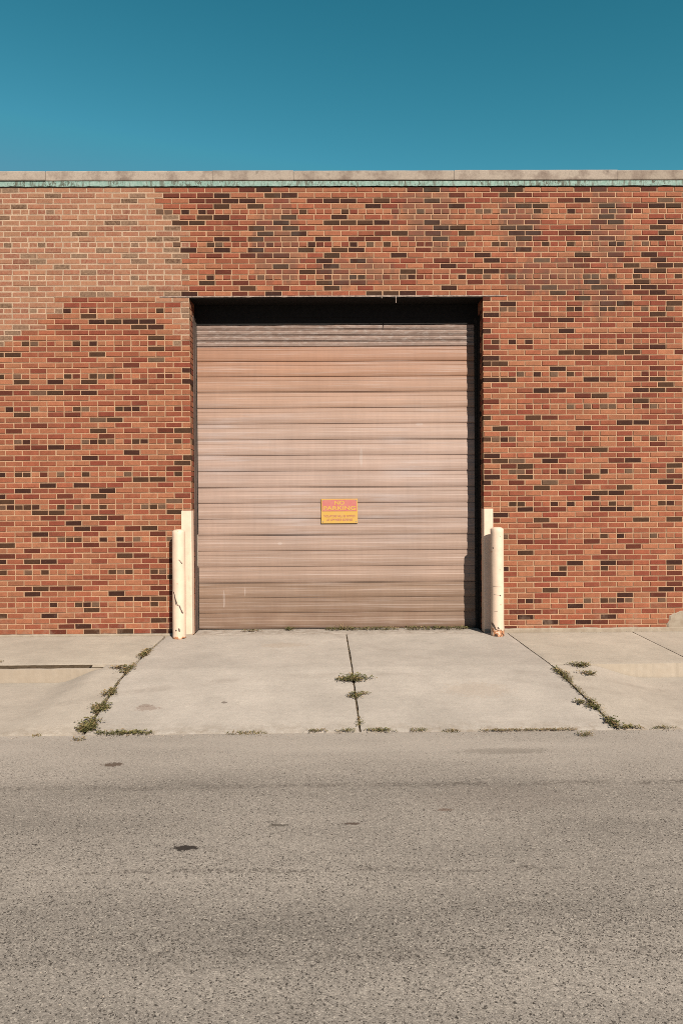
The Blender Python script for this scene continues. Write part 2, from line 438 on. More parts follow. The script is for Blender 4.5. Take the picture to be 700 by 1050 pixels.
J = .0132
for row in range(NROW):
    zt = ZT - row*PITCH; zb = zt - PITCH
    hd = row % 6 == 4
    m = MOD/2 if hd else MOD
    off = XL + (0 if (hd or row % 2 == 0) else m/2)
    drift = rnd.uniform(-.012, .012) if row < 20 else rnd.uniform(-.003, .003)
    k0 = int(math.floor((XE0-off)/m)); k1 = int(math.ceil((XE1-off)/m))
    for k in range(k0, k1):
        a, b = off+k*m+drift, off+(k+1)*m+drift
        if hd and rnd.random() < 0.0: continue
        a, b = max(a, XE0), min(b, XE1)
        segs = [(a, b)]
        if row >= 20:
            segs = []
            if a < XL: segs.append((a, min(b, XL)))
            if b > XR: segs.append((max(a, XR), b))
        for a2, b2 in segs:
            if b2-a2 < .03: 
                if b2-a2 > .004: mo.box(a2, b2, .004, .1, zb, zt, (*alb(188, 146, 104), 0))
                continue
            jl = 0 if abs(a2-XR) < 1e-6 and row >= 20 else J/2
            jr = 0 if abs(b2-XL) < 1e-6 and row >= 20 else J/2
            c, p = brick_colour((a2+b2)/2, (zb+zt)/2, row, hd)
            yo = rnd.uniform(-.0016, .0016)
            dj = rnd.uniform(-.0012, .0012)
            face_brick(a2+jl+dj, b2-jr+dj, zb+J/2+rnd.uniform(-.001, .001), zt-J/2+rnd.uniform(-.001, .001), c, yo)
            # mortar of this brick's cell: struck back a little, nearly flush and paler where it was repointed
            d = .0030 if p else .0065
            mc = alb(226, 190, 150) if p else alb(225, 178, 133)
            f = rnd.uniform(.9, 1.1)
            mo.quad((a2, d, zb), (b2, d, zb), (b2, d, zt), (a2, d, zt), col=(mc[0]*f, mc[1]*f, mc[2]*f, 0))
    # brick returns of the door reveals
    if row >= 20:
        for X, s in ((XL, -1), (XR, 1)):
            cuts = [.10, .20, .30, REV] if hd or row % 2 == 0 else [.10, .31, REV]
            y0 = cuts[0]
            for y1 in cuts[1:]:
                c, p = brick_colour(X, (zb+zt)/2, row, False)
                xa, xb = (X-.09, X-rnd.uniform(0, .003)) if s < 0 else (X+rnd.uniform(0, .003), X+.09)
                bk.box(xa, xb, y0+J/2, y1-J/2, zb+J/2, zt-J/2, c)
                y0 = y1

BX0, BX1, DEPTH = XE0-.05, XE1+.05, 11.0
core = (*alb(193, 147, 103), 0)
mo.box(XE0, XL-.006, .012, REV+.02, -.3, ZT, core)
mo.box(XR+.006, XE1, .012, REV+.02, -.3, ZT, core)
mo.box(XL-.006, XR+.006, .012, REV+.02, ZL+.004, ZT, core)
mo.box(XE0, XE1, -.017, .38, ZT+.078, ZT+.172, (*alb(150, 128, 106), 0))
mo.quad((XE0, DEPTH, -.3), (XE1, DEPTH, -.3), (XE1, DEPTH, ZT), (XE0, DEPTH, ZT), col=core)
mo.box(XE0, XE0+.3, REV+.02, DEPTH, -.3, ZT, core); mo.box(XE1-.3, XE1, REV+.02, DEPTH, -.3, ZT, core)

B = tag(empty('brick_warehouse', (0, 0, 0)), 'low red brick warehouse with a deep loading door opening, stone coping and green copper flashing', 'building')
wall = bk.build('brick_wall', M_brick, B)
mo.build('mortar', M_mortar, wall)

# flashing with a wavy lower edge, then the coping stones
fl = MB(); P = []
NX = 700
rows = [[], [], [], []]
for i in range(NX+1):
    x = XE0 + (XE1-XE0)*i/NX
    wv = .006*mn.noise(Vector((x*5, 1, 0))) + .005*mn.noise(Vector((x*17, 5, 0)))
    yb = .004*mn.noise(Vector((x*8, 9, 0)))
    rows[0].append((x, .05, ZT+.070)); rows[1].append((x, -.013, ZT+.066)); rows[2].append((x, -.016+yb, ZT+.004+wv)); rows[3].append((x, -.008+yb, ZT+.003+wv))
fl.grid(rows); fl.build('copper_flashing', M_copper, B)
js = [XE0-.04, -9.5, -7.5, -5.5, -3.49, -1.46, -.47, 1.50, 3.51, 5.5, 7.5, 9.5, XE1+.04]
for a, b in zip(js, js[1:]):
    m = MB(); N = 16; zt = ZT+.188+rnd.uniform(-.006, .006); z0 = ZT+.073
    yo = rnd.uniform(-.004, .004)
    vv = rnd.uniform(-7, 7); cs = alb(*[v+vv for v in (204, 184, 156)])
    sec = [(.40, z0), (-.024, z0), (-.028, z0+.008), (-.028, zt-.012), (-.020, zt), (.40, zt+.015)]
    G = []
    for i in range(N+1):
        x = a+.003+(b-a-.006)*i/N
        G.append([(x, y+yo+.0025*mn.noise(Vector((x*9, y*5, z*40))), z+.0025*mn.noise(Vector((x*7, 3, z*30)))) for y, z in sec])
    m.grid(G, (*cs, 0))
    m.quad(*G[0], col=(*cs, 0)); m.quad(*reversed(G[-1]), col=(*cs, 0))
    m.build('coping_stone', M_stone, B)
r = MB(); r.box(XE0+.3, XE1-.3, REV+.02, DEPTH, 5.2, 5.26); r.build('roof', M_roof, B)

# foundation edge showing under the lowest course
for a, b, h in ((XE0, XL, .018), (XR, XE1, .045)):
    m = MB(); N = int((b-a)/.06); G = []
    for i in range(N+1):
        x = a+(b-a)*i/N; hh = h + .008*mn.noise(Vector((x*4, 2, 0))) + .006*mn.noise(Vector((x*15, 8, 0)))
        yy = -.014 + .004*mn.noise(Vector((x*6, 4, 1)))
        G.append([(x, yy-.01, -.1), (x, yy-.004, hh-.012), (x, yy+.004, hh), (x, .02, hh+.004)])
    m.grid(G); m.build('foundation', M_found, B)
# mortar parged over the lowest courses at the right
m = MB(); cen = (4.42, -.012, .09); G = []
ring = 22
for k, (s, y) in enumerate(((1.0, .004), (.93, -.008), (.5, -.013))):
    row = []
    for i in range(ring+1):
        a = 2*math.pi*(i % ring)/ring
        rr = 1 + .35*mn.noise(Vector((math.cos(a)*2, math.sin(a)*2, 5))) + .15*mn.noise(Vector((math.cos(a)*6, math.sin(a)*6, 9)))
        row.append((cen[0]+.30*s*rr*math.cos(a), y, max(.03, cen[2]+.165*s*rr*math.sin(a))))
    G.append(row)
m.grid(G); m.quad(*G[-1][:-1]); m.build('mortar_smear', M_found, B)

# lintel angle, its soffit, and bits hanging from it
m = MB(); N = 90; G = []
a, b = XL-.36, XR+.30
for i in range(N+1):
    x = a+(b-a)*i/N
    w = .0016*mn.noise(Vector((x*6, 7, 0))); t = .011+.005*mn.noise(Vector((x*11, 3, 3)))
    inn = XL-.002 < x < XR+.002
    G.append([(x, .02, ZL+t*.5), (x, -.005+w, ZL+t*.5), (x, -.005+w, ZL-t*.9), (x, .02, ZL-t*.9)])
m.grid(G); m.build('lintel', M_lintel, B)
m = MB(); m.box(XL-.004, XR+.004, .006, REV+.01, ZL-.020, ZL+.003); m.build('soffit', M_black, B)
for x, l in ((.595, .028), (.77, .085)):
    m = MB(); m.quad((x, -.004, ZL-.004), (x+.012, -.004, ZL-.004), (x+.010, .0, ZL-l), (x+.003, .0, ZL-l))
    m.quad((x, -.001, ZL-.004), (x+.003, .003, ZL-l), (x+.010, .003, ZL-l), (x+.012, -.001, ZL-.004))
    m.build('peeling_strip', M_lintel, B)

# ------------------------------------------------------------------ sectional loading door
DY = REV                                          # plane of the door's face
bd = MB(); bd.box(XL-.15, XR+.15, DY+.045, DY+.075, -.02, 4.4)
door = bd.build('loading_door', M_guide, B)
X0, X1 = XL-.10, XR+.10
FADE = [(0, (166, 134, 105)), (.585, (172, 139, 109)), (.60, (190, 156, 127)), (1.3, (202, 168, 140)), (2.0, (209, 175, 148)), (2.5, (210, 174, 145)), (3.0, (206, 162, 128)), (3.3, (200, 149, 112)), (3.62, (194, 142, 106)), (3.64, (186, 156, 132)), (4.4, (186, 156, 132))]
def fade(z):
    for (a, ca), (b, cb) in zip(FADE, FADE[1:]):
        if z <= b:
            k = (z-a)/(b-a); return tuple(ca[q]*(1-k)+cb[q]*k for q in range(3))
    return FADE[-1][1]
def rib_profile(z0, z1, n):
    pr = []; h = (z1-z0)/n
    for i in range(n):
        a = z0+i*h; last_ = i == n-1
        dp = .009
        g = .010 if h > .1 else .006
        pr += [(a+.0005, dp), (a+g, dp), (a+g+.003, .0)]
        if h > .1:
            pr += [(a+h*.16, -.0045), (a+h*.30, -.0075), (a+h*.50, -.0065), (a+h*.50+.010, -.0010), (a+h*.76, .0015), (a+h*.76+.006, -.001)]
        else:
            pr += [(a+h*.50, -.006), (a+h*.50+.022, .010)]
        pr += [(a+h-.004, .0), (a+h-.0005, .006)]
    return pr
zs = [.006, .592, 1.204, 1.815, 2.425, 3.035, 3.620, 4.22]
for i in range(7):
    m = MB(); pr = rib_profile(zs[i], zs[i+1]-.003, 3 if i < 6 else 8)
    N = 36; G = []
    for k in range(N+1):
        x = X0+(X1-X0)*k/N
        bow = .004*mn.noise(Vector((x*.7, i*1.7, 2)))
        sag = .0035*mn.noise(Vector((x*.5, i*3.1, 6)))
        G.append([(x, DY+y+bow+.0016*mn.noise(Vector((x*2.2, z*3, 4))), z+sag) for z, y in pr])
    for q in range(len(pr)-1):
        m.grid([row[q:q+2] for row in G], (*alb(*fade((pr[q][0]+pr[q+1][0])/2)), 0))
    o = m.build('door_panel', M_door, door)
    if i == 6: o['label'] = 'top door panel with fine ribs, streaked with pale grime'
    if i == 0: o['label'] = 'bottom door panel, browner and splashed with dirt'
m = MB(); m.box(X0, X1, DY-.004, DY+.02, -.03, .005); m.build('bottom_seal', M_rubber, door)
# head plate with a ragged brush seal below it, side rails with seals
m = MB(); m.box(XL+.002, XR-.002, DY-.030, DY-.022, 3.985, ZL-.022); m.build('head_plate', M_black, B)
m = MB(); N = 140; G = []
for i in range(N+1):
    x = XL+.002+(XR-XL-.004)*i/N
    w = .010*mn.noise(Vector((x*3, 5, 0)))+.005*mn.noise(Vector((x*14, 1, 0)))
    G.append([(x, DY-.020, 3.99), (x, DY-.020+w*.3, 3.95), (x, DY-.017-w*.3, 3.93), (x, DY-.014, 3.898+w), (x, DY-.010, 3.898+w)])
m.grid(G); m.build('head_seal', M_black, B)
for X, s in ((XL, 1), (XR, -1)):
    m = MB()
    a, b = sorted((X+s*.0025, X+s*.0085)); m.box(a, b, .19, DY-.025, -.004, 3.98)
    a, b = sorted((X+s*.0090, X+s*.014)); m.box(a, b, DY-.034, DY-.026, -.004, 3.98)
    m.build('guide_rail', M_guide if s > 0 else M_black, B)  # right rail near-black: the shade on that side is in its colour
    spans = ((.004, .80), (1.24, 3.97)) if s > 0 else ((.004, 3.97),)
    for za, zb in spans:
        m = MB(); a, b = sorted((X+s*.012, X+s*(.024 if s > 0 else .046))); m.box(a, b, DY-.024, DY-.010, za, zb)  # right seal widened so its black deepens the shaded strip beside the door
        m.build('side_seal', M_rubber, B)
m = MB(); m.box(XL+.010, XL+.022, DY-.042, DY-.036, .82, 1.22); m.build('rail_plate', M_pale, B)

# ------------------------------------------------------------------ no-parking sign
SX0, SX1, SZ0, SZ1 = -.167, .300, 1.356, 1.670
SY = DY-.020
S = tag(empty('no_parking_sign', ((SX0+SX1)/2, SY, SZ0)), 'small faded red and yellow NO PARKING sign fixed to the loading door', 'sign')
def rel(o):
    o.location = Vector(o.location) - S.location; return o
def sign_mat(name, c, k=.1):
    t = NT(name, .45, .4); n = t.noise(16, 5, .6)
    return t.out(t.mix(t.ramp(n, .35, .7, 0, .35), c, alb(240, 190, 130)), t.bump(n, .1, .003))
M_sy, M_sr, M_st = sign_mat('faded_yellow', alb(250, 196, 80)), sign_mat('faded_red', alb(236, 128, 118)), sign_mat('pale_red_ink', alb(222, 138, 108))
m = MB(); m.box(SX0, SX1, SY, SY+.004, SZ0, SZ1); rel(m.build('panel', M_sy, S))
zm = SZ0+(SZ1-SZ0)*.49
m = MB(); m.box(SX0+.012, SX1-.012, SY-.0022, SY+.001, zm, SZ1-.012); rel(m.build('red_field', M_sr, S))
def text(body, cx, cz, w, h, mat, y, name='lettering'):
    cu = bpy.data.curves.new(name, 'FONT'); cu.body = body; cu.align_x = 'CENTER'; cu.align_y = 'CENTER'; cu.extrude = .0008; cu.offset = .03; cu.size = 1
    o = bpy.data.objects.new(name, cu); COL.objects.link(o)
    dg = bpy.context.evaluated_depsgraph_get(); me = bpy.data.meshes.new_from_object(o.evaluated_get(dg))
    bpy.data.objects.remove(o); bpy.data.curves.remove(cu)
    xs = [v.co.x for v in me.vertices]; ys = [v.co.y for v in me.vertices]
    kx, ky = w/(max(xs)-min(xs)), h/(max(ys)-min(ys)); mx, my = (max(xs)+min(xs))/2, (max(ys)+min(ys))/2
    for v in me.vertices: v.co = (cx+(v.co.x-mx)*kx, y-v.co.z*.5, cz+(v.co.y-my)*ky)
    me.name = name; me.materials.clear(); me.materials.append(mat)
    q = bpy.data.objects.new(name, me); link(q, S); return rel(q)
cx = (SX0+SX1)/2
text('NO', cx, SZ1-.052, .125, .052, M_sy, SY-.0036)
text('PARKING', cx, SZ1-.120, .415, .054, M_sy, SY-.0036)
text('VIOLATORS WILL BE TOWED', cx, SZ0+.092, .40, .030, M_st, SY-.0014)
text("AT OWNER'S EXPENSE", cx, SZ0+.046, .33, .030, M_st, SY-.0014)
for x, z in ((SX0+.022, SZ1-.020), (SX1-.022, SZ1-.020), (SX0+.022, SZ0+.020), (SX1-.022, SZ0+.020)):
    m = MB(); n = 10
    ringp = [(x+.006*math.cos(2*math.pi*i/n), SY-.0045, z+.006*math.sin(2*math.pi*i/n)) for i in range(n)]
    base = [(p[0]+(p[0]-x)*.3, SY-.0005, p[2]+(p[2]-z)*.3) for p in ringp]
    m.quad(*ringp)
    for i in range(n): m.quad(base[i], base[(i+1) % n], ringp[(i+1) % n], ringp[i])
    rel(m.build('screw', M_pale, S))

# ------------------------------------------------------------------ bollards and corner guards
def bollard(x, y, z0, h, r, mat, label, lean, seed):
    o = tag(empty('bollard', (x, y, z0)), label, 'bollard', 'cream bollards flanking the loading door')
    m = MB(); n = 40; G = []
    prof = [(r*1.0, -.12), (r, 0)] + [(r, h*k/26) for k in range(1, 26)] + [(r, h-.010), (r-.003, h-.003), (r-.010, h)]
    for pr, pz in prof:
        row = []
        for i in range(n+1):
            a = 2*math.pi*(i % n)/n
            d = .0022*mn.noise(Vector((math.cos(a)*1.6+seed, math.sin(a)*1.6, pz*4)))
            # knocks from lorries
            d -= .006*max(0, 1-abs(pz-.62)/.10)*max(0, math.cos(a+1.9)) if seed < 5 else .004*max(0, 1-abs(pz-.2)/.10)*max(0, math.cos(a+1.2))
            row.append(((pr+d)*math.cos(a)+lean*pz, (pr+d)*math.sin(a), pz))
        G.append(row)
    m.grid(G); p = m.build('pipe', mat, o, smooth=True)
    c = MB(); G = []
    for k in range(7):
        rr = (r-.009)*math.cos(k/6*math.pi/2); zz = h-.004+.022*math.sin(k/6*math.pi/2)
        G.append([(rr*math.cos(2*math.pi*(i % n)/n)+lean*h, rr*math.sin(2*math.pi*(i % n)/n), zz) for i in range(n+1)])
    c.grid(G); c.build('cap', mat, o, smooth=True)
    return o
def guard(x0, x1, corner, z0, h, mat, label, name='corner_guard'):
    """steel angle over the brick corner: a leg on the wall, a leg into the reveal"""
    xc = (x0+x1)/2
    o = MB(); t = .010; e = .012
    s = 1 if corner > xc else -1              # which edge carries the return leg
    # outline in plan, rounded at the heel
    if s > 0: pl = [(x0, -.004), (x0, -.004-t)] + [(corner+.004-.014+.014*math.sin(a), -.0-.014*math.cos(a)) for a in (0, .4, .8, 1.2, 1.57)] + [(corner+.004, .001), (corner+.006, .11), (corner+.003, .11), (corner+.003, -.004)]
    else:
        pl = [(x1, -.004), (x1, -.004-t)] + [(corner-.004+.014-.014*math.sin(a), -.0-.014*math.cos(a)) for a in (0, .4, .8, 1.2, 1.57)] + [(corner-.004, .001), (corner-.006, .11), (corner-.003, .11), (corner-.003, -.004)]
    G = []
    for k in range(25):
        z = z0+h*k/24
        G.append([(px+.0012*mn.noise(Vector((px*20, z*3, 1))), py+.0012*mn.noise(Vector((px*9, z*4, 7))), z) for px, py in pl+pl[:1]])
    o.grid(G); n = len(pl)
    o.quad(*G[-1][:-1])
    q = o.build(name, mat)
    return tag(q, label, 'corner guard', 'steel corner guards beside the loading door')
ML = mat_cream('scratched_cream_paint', -.01, [(-1.90, .10, .012, .012, .9), (-1.88, .66, .006, .008, .7)], .05,
               ((-1.931, .561, -1.878, .400, .006), (-1.858, .947, -1.826, .90, .005), (-1.863, .40, -1.823, .305, .007), (-1.915, .50, -1.895, .40, .005), (-1.87, .12, -1.86, .09, .01)))
MR = mat_cream('flaking_cream_paint', -.01, [(1.905, 1.06, .007, .010, .95), (1.984, .49, .010, .010, .95), (1.99, .38, .006, .008, .8), (1.98, .80, .005, .005, .8), (1.99, 1.2, .005, .005, .8)], .17,
               ((1.896, .150, 1.926, .084, .010), (1.926, .084, 1.985, .060, .006), (1.955, .105, 1.965, .09, .010), (1.985, .07, 2.01, .035, .012), (1.905, .597, 2.0, .592, .0022), (1.91, .5, 1.985, .492, .002), (1.91, .30, 1.95, .297, .002)))
MG = mat_cream('cream_guard_paint', -.01, [(-1.80, .7, .004, .05, .3)], .03)
bollard(-1.879, -.185, -.005, 1.298, .0785, ML, 'cream pipe bollard left of the loading door, gouged and scratched down its front', .003, 1.0)
bollard(1.968, -.19, -.005, 1.300, .0785, MR, 'cream pipe bollard right of the loading door, its foot rusted and flaking', -.002, 8.0)
guard(-1.880, -1.755, XL, -.002, 1.535, MG, 'tall cream steel guard on the brick corner behind the scratched bollard, left of the door')
guard(XR-.005, 1.960, XR, -.002, 1.535, MG, 'tall cream steel guard on the brick corner behind the rusty-footed bollard, right of the door')

# ------------------------------------------------------------------ ground, pavement, road
BRK, EDGE, ZS = 1.55, 3.065, -.207
def walk_z(s): return -.025*s
def apron_z(s):
    if s <= BRK-.2: return walk_z(s)
    z1, z2 = walk_z(BRK), ZS
    t = (s-BRK)/(EDGE-BRK); lo = walk_z(s); hi = z1+(z2-z1)*t
    if s >= BRK+.2: return hi
    k = (s-BRK+.2)/.4; return lo*(1-k)+hi*k if s > BRK else lo*(1-k*.5)+ (walk_z(s))*k*.5 - .004*k
def jl(s): return -2.072 + .075*max(0, min(1, (s-1.9)/1.1))
def jr(s): return 2.122 + .040*s
def jc(s): return .138 + .0185*s
def verge_z(x, s, side):
    d = (jl(BRK)-x-.25) if side < 0 else (x-jr(BRK)-.32)
    w = max(0, min(1, d/(.48 if side < 0 else .62))); w = w*w*(3-2*w)
    a = walk_z(BRK)-.140*w
    t = max(0, (s-BRK)/(EDGE-BRK))
    return a+(ZS-a)*t - (.0 if w > 0 else 0)

def slab(name, fx0, fx1, s0, s1, fz, mat, nu=40, nv=40, chip=.006, thick=.16, seed=0):
    m = MB(); T = []
    for i in range(nv+1):
        s = s0+(s1-s0)*i/nv; row = []
        for j in range(nu+1):
            u = j/nu; a, b = fx0(s), fx1(s); x = a+(b-a)*u; ss = s
            if j == 0: x += chip*abs(mn.noise(Vector((s*14, seed, 1))))*1.6
            if j == nu: x -= chip*abs(mn.noise(Vector((s*14, seed, 5))))*1.6
            if i == 0: ss += chip*abs(mn.noise(Vector((x*12, seed, 8))))*1.6
            if i == nv: ss -= chip*abs(mn.noise(Vector((x*12, seed, 12))))*1.6
            z = fz(x, s) + .0022*mn.noise(Vector((x*1.7, s*1.7, seed)))
            if i in (0, nv) or j in (0, nu): z -= .004
            row.append((x, -ss, z))
        T.append(row)
    m.grid([[p for p in r_] for r_ in T])
    low = lambda p: (p[0], p[1], p[2]-thick)
    edge = T[0] + [r_[-1] for r_ in T[1:]] + list(reversed(T[-1][:-1])) + [r_[0] for r_ in reversed(T[1:-1])]
    for a, b in zip(edge, edge[1:]+edge[:1]): m.quad(b, a, low(a), low(b))
    o = m.build(name, mat); o.data.polygons.foreach_set('use_smooth', [i < nu*nv for i in range(len(o.data.polygons))])
    return tag(o, kind='structure')
G2 = .009
az = lambda x, s: apron_z(s)
slab('driveway', lambda s: (jl(s)+G2*1.3) if s > .02 else XL+.012, lambda s: jc(s)-G2*.7, .0, EDGE, az, M_apron, 60, 90, .008, seed=1)
slab('driveway', lambda s: jc(s)+G2*.7, lambda s: jr(s)-G2*.6, .0, EDGE, az, M_apron, 60, 90, .007, seed=2)
slab('driveway', lambda s: XL+.012, lambda s: XR-.012, -.60, -.004, lambda x, s: -.001+.002*s, M_apron, 60, 20, .004, seed=3)
# left pavement: a cracked-off strip leaves a gap before the kerb edge
wz = lambda x, s: walk_z(s)
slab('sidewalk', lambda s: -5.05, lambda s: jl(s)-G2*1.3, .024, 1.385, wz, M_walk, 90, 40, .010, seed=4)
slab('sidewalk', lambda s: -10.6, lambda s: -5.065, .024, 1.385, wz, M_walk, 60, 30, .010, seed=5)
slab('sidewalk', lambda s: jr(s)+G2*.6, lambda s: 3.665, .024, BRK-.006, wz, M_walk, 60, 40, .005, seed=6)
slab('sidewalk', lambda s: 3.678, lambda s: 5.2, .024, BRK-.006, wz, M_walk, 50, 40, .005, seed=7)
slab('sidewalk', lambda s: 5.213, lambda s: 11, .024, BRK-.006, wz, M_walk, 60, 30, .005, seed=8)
# kerb strip left of the driveway (broken top edge)
def kerb_top(x, s): return walk_z(s)-.006-.010*max(0, mn.noise(Vector((x*5, 3, 2))))
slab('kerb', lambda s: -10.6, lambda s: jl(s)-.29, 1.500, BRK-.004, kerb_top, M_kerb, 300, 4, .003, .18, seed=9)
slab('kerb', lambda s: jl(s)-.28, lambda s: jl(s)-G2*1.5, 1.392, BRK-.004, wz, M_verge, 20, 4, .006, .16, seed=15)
# lower concrete between pavement and street
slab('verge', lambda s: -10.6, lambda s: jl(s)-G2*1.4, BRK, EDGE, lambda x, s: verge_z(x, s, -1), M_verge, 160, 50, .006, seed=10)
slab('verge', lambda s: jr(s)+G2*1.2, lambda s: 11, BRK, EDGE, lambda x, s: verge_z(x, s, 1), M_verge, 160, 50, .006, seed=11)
# soil in the joints, just under the slabs
m = MB(); G = []
for i in range(60):
    s = .0+(EDGE+.03)*i/59; row = []
    for x in [-10.5, -5.4, -5.06, -4.6, -4.0, -3.4, -3.0, -2.8, -2.6, -2.4, -2.2, -1.9, -1.5, -.5, -.1, .1, .18, .3, .6, 1.3, 1.9, 2.1, 2.3, 2.5, 2.7, 3.0, 3.3, 3.67, 4.1, 4.7, 5.2, 6, 8, 10.9]:
        if x < jl(s)-.1: z = walk_z(s)-.030 if s < 1.52 else min(verge_z(x, s, -1), walk_z(s))-.03
        elif x > jr(s)+.1: z = walk_z(s)-.022 if s < 1.52 else verge_z(x, s, 1)-.03
        else: z = apron_z(s)-.016
        if -.30 > x or x > .5: z -= .004
        row.append((x, -s, z+.004*mn.noise(Vector((x*6, s*6, 0)))))
    G.append(row)
m.grid(G)
G = []
for i in range(260):
    x = -10.5+(10.5-2.50)*i/259
    G.append([(x, -s, walk_z(s)-.007-.006*max(0, mn.noise(Vector((x*6, s*20, 3))))) for s in (1.36, 1.41, 1.46, 1.51)])
m.grid(G); tag(m.build('soil', M_soil), kind='structure')

m = MB(); G = []
ny, nx = 120, 60
for i in range(ny+1):
    y = -EDGE+.02 - 9.0*(i/ny)**1.3; row = []
    for j in range(nx+1):
        x = -14+28*j/nx
        z = ZS-.006+.008*mn.noise(Vector((x*.5, y*.9, 0)))*min(1, (-y-EDGE)/.8 if -y > EDGE else 0)+.003*mn.noise(Vector((x*2, y*3, 4)))
        row.append((x, y, z))
    G.append(row)
m.grid(G)
road = m.build('road', M_road, smooth=True); tag(road, kind='structure')
m = MB(); m.quad((-14, -12.0, ZS-.010), (-14, -16, ZS-.01), (14, -16, ZS-.01), (14, -12.0, ZS-.010)); 
m.quad((-90, -EDGE, ZS-.012), (-90, -16, ZS-.012), (-13.99, -16, ZS-.012), (-13.99, -EDGE, ZS-.012)); m.quad((13.99, -EDGE, ZS-.012), (13.99, -16, ZS-.012), (90, -16, ZS-.012), (90, -EDGE, ZS-.012))
tag(m.build('road', M_road), kind='structure')
m = MB(); m.quad((-900, -900, -.36), (900, -900, -.36), (900, 900, -.36), (-900, 900, -.36)); tag(m.build('ground', M_ground), kind='structure')

# ------------------------------------------------------------------ weeds
def surf(x, s):
    if s > EDGE: return ZS-.004
    if s < -.0: return 0
    if x < jl(s): return walk_z(s) if s < 1.5 else verge_z(x, s, -1)
    if x > jr(s): return walk_z(s) if s < BRK else verge_z(x, s, 1)
    return apron_z(s)
GREENS = [(.118, .106, .037), (.100, .094, .034), (.160, .134, .054), (.062, .066, .022)]
DRY = [(.22, .155, .072), (.15, .095, .045), (.24, .17, .085)]
M_leaf = mat_leaf('weed_leaf', GREENS)
def blade(m, x, y, z, a, L, w, up, col):
    dx, dy = math.cos(a), math.sin(a); px, py = -dy*w, dx*w
    p = []
    for k in range(4):
        t = k/3; r_ = L*t*(1-up*.75)+L*.25*t*t*(1-up); zz = L*up*(t-.38*t*t) + .003
        ww = (1-t)*.9+.05
        p.append(((x+dx*r_-px*ww, y+dy*r_-py*ww, z+zz), (x+dx*r_+px*ww, y+dy*r_+py*ww, z+zz)))
    for k in range(3): m.quad(p[k][0], p[k][1], p[k+1][1], p[k+1][0], col=(*col, 0))
def leaf(m, x, y, z, a, L, tilt, col):
    dx, dy = math.cos(a), math.sin(a); w = L*.32
    c = (x+dx*L*.5, y+dy*L*.5, z+tilt*L*.5)
    m.quad((x, y, z), (c[0]-dy*w, c[1]+dx*w, c[2]+.002), (x+dx*L, y+dy*L, z+tilt*L), (c[0]+dy*w, c[1]-dx*w, c[2]+.002), col=(*col, 0))
def scatter(m, cx, cs, rx, rs, n, kind, hgt, dry, rg, slope=0.0):
    """plants rooted along a joint; kind 'mat' creeps, 'tuft' stands"""
    for _ in range(max(1, int(n*.86))):
        a0 = rg.uniform(0, 2*math.pi); q = rg.random()**.8
        x = cx+rx*q*math.cos(a0); s = cs+rs*q*math.sin(a0); x += slope*(s-cs); z = surf(x, s)
        col = rg.choice(DRY if rg.random() < dry else GREENS); f = rg.uniform(.75, 1.25); col = tuple(c*f for c in col)
        if kind == 'tuft' or (kind == 'mixed' and rg.random() < .5):
            blade(m, x, -s, z-.004, rg.uniform(0, 6.283), hgt*rg.uniform(.5, 1.25), rg.uniform(.0016, .0032), rg.uniform(.25, .95), col)
        else:
            # creeping stem with leaves
            a = rg.uniform(0, 6.283); L = hgt*rg.uniform(.4, 1.3); nl = rg.randint(3, 7); zz = z+rg.uniform(.0, hgt*.30)
            ex, ey = x+math.cos(a)*L, -s+math.sin(a)*L
            for k in range(nl):
                t = (k+.5)/nl
                leaf(m, x+(ex-x)*t, -s+(ey+s)*t, zz+.012*math.sin(t*3)+.004, a+rg.uniform(-1.6, 1.6), min(.022, hgt*.42)*rg.uniform(.6, 1.2), rg.uniform(-.3, .6), col)
def weed(name, cat, label, group, parts):
    rg = random.Random(label); m = MB()
    for p in parts: scatter(m, *p, rg=rg)
    return tag(m.build(name, M_leaf), label, cat, group)
JW = 'weeds growing in the driveway joints'
# cx, cs, rx, rs, n, kind, height, dry share
weed('weed_clump', 'weed', 'biggest bushy green weed clump, at the street end of the left driveway joint', JW,
     [(-2.0, 2.92, .07, .14, 160, 'mixed', .075, .12), (-1.99, 2.98, .05, .06, 120, 'mat', .05, .05)])
weed('weed_clump', 'weed', 'leafy green weed clump just above the bushiest one in the left driveway joint', JW,
     [(-2.02, 2.58, .055, .11, 170, 'mixed', .065, .2)])
weed('weed_clump', 'weed', 'thin half-dry weeds midway along the left driveway joint, between the leafy clumps', JW,
     [(-2.04, 2.22, .045, .09, 100, 'mixed', .06, .5)])
weed('weed_clump', 'weed', 'weed clump with a sideways sprig where the left joint passes the broken kerb', JW,
     [(-2.07, 1.62, .05, .17, 120, 'mixed', .06, .4), (-2.17, 1.56, .09, .012, 34, 'mat', .05, .6)])
weed('weed_clump', 'weed', 'straw-coloured weeds nearest the left bollard in the left driveway joint', JW,
     [(-2.075, .98, .035, .20, 190, 'mixed', .05, .6)])
weed('creeping_weed', 'weed', 'flat dark green rosette spreading wide over the middle driveway joint', JW,
     [(.172, 1.95, .075, .07, 120, 'mat', .10, .12), (.10, 1.97, .09, .03, 34, 'mat', .07, .15), (.28, 1.93, .07, .03, 24, 'mat', .06, .15)])
weed('creeping_weed', 'weed', 'smaller sparse creeper just below the wide rosette on the middle joint', JW,
     [(.18, 2.35, .05, .05, 46, 'mat', .06, .2), (.26, 2.31, .05, .012, 14, 'mat', .04, .2)])
weed('weed_sprig', 'weed', 'tiny weed sprig at the street end of the middle driveway joint', JW,
     [(.19, 2.90, .015, .08, 34, 'mixed', .035, .3)])
weed('creeping_weed', 'weed', 'creeping weed on the bare concrete to the right of the right driveway joint', JW,
     [(2.47, 1.62, .10, .05, 70, 'mat', .06, .2)])
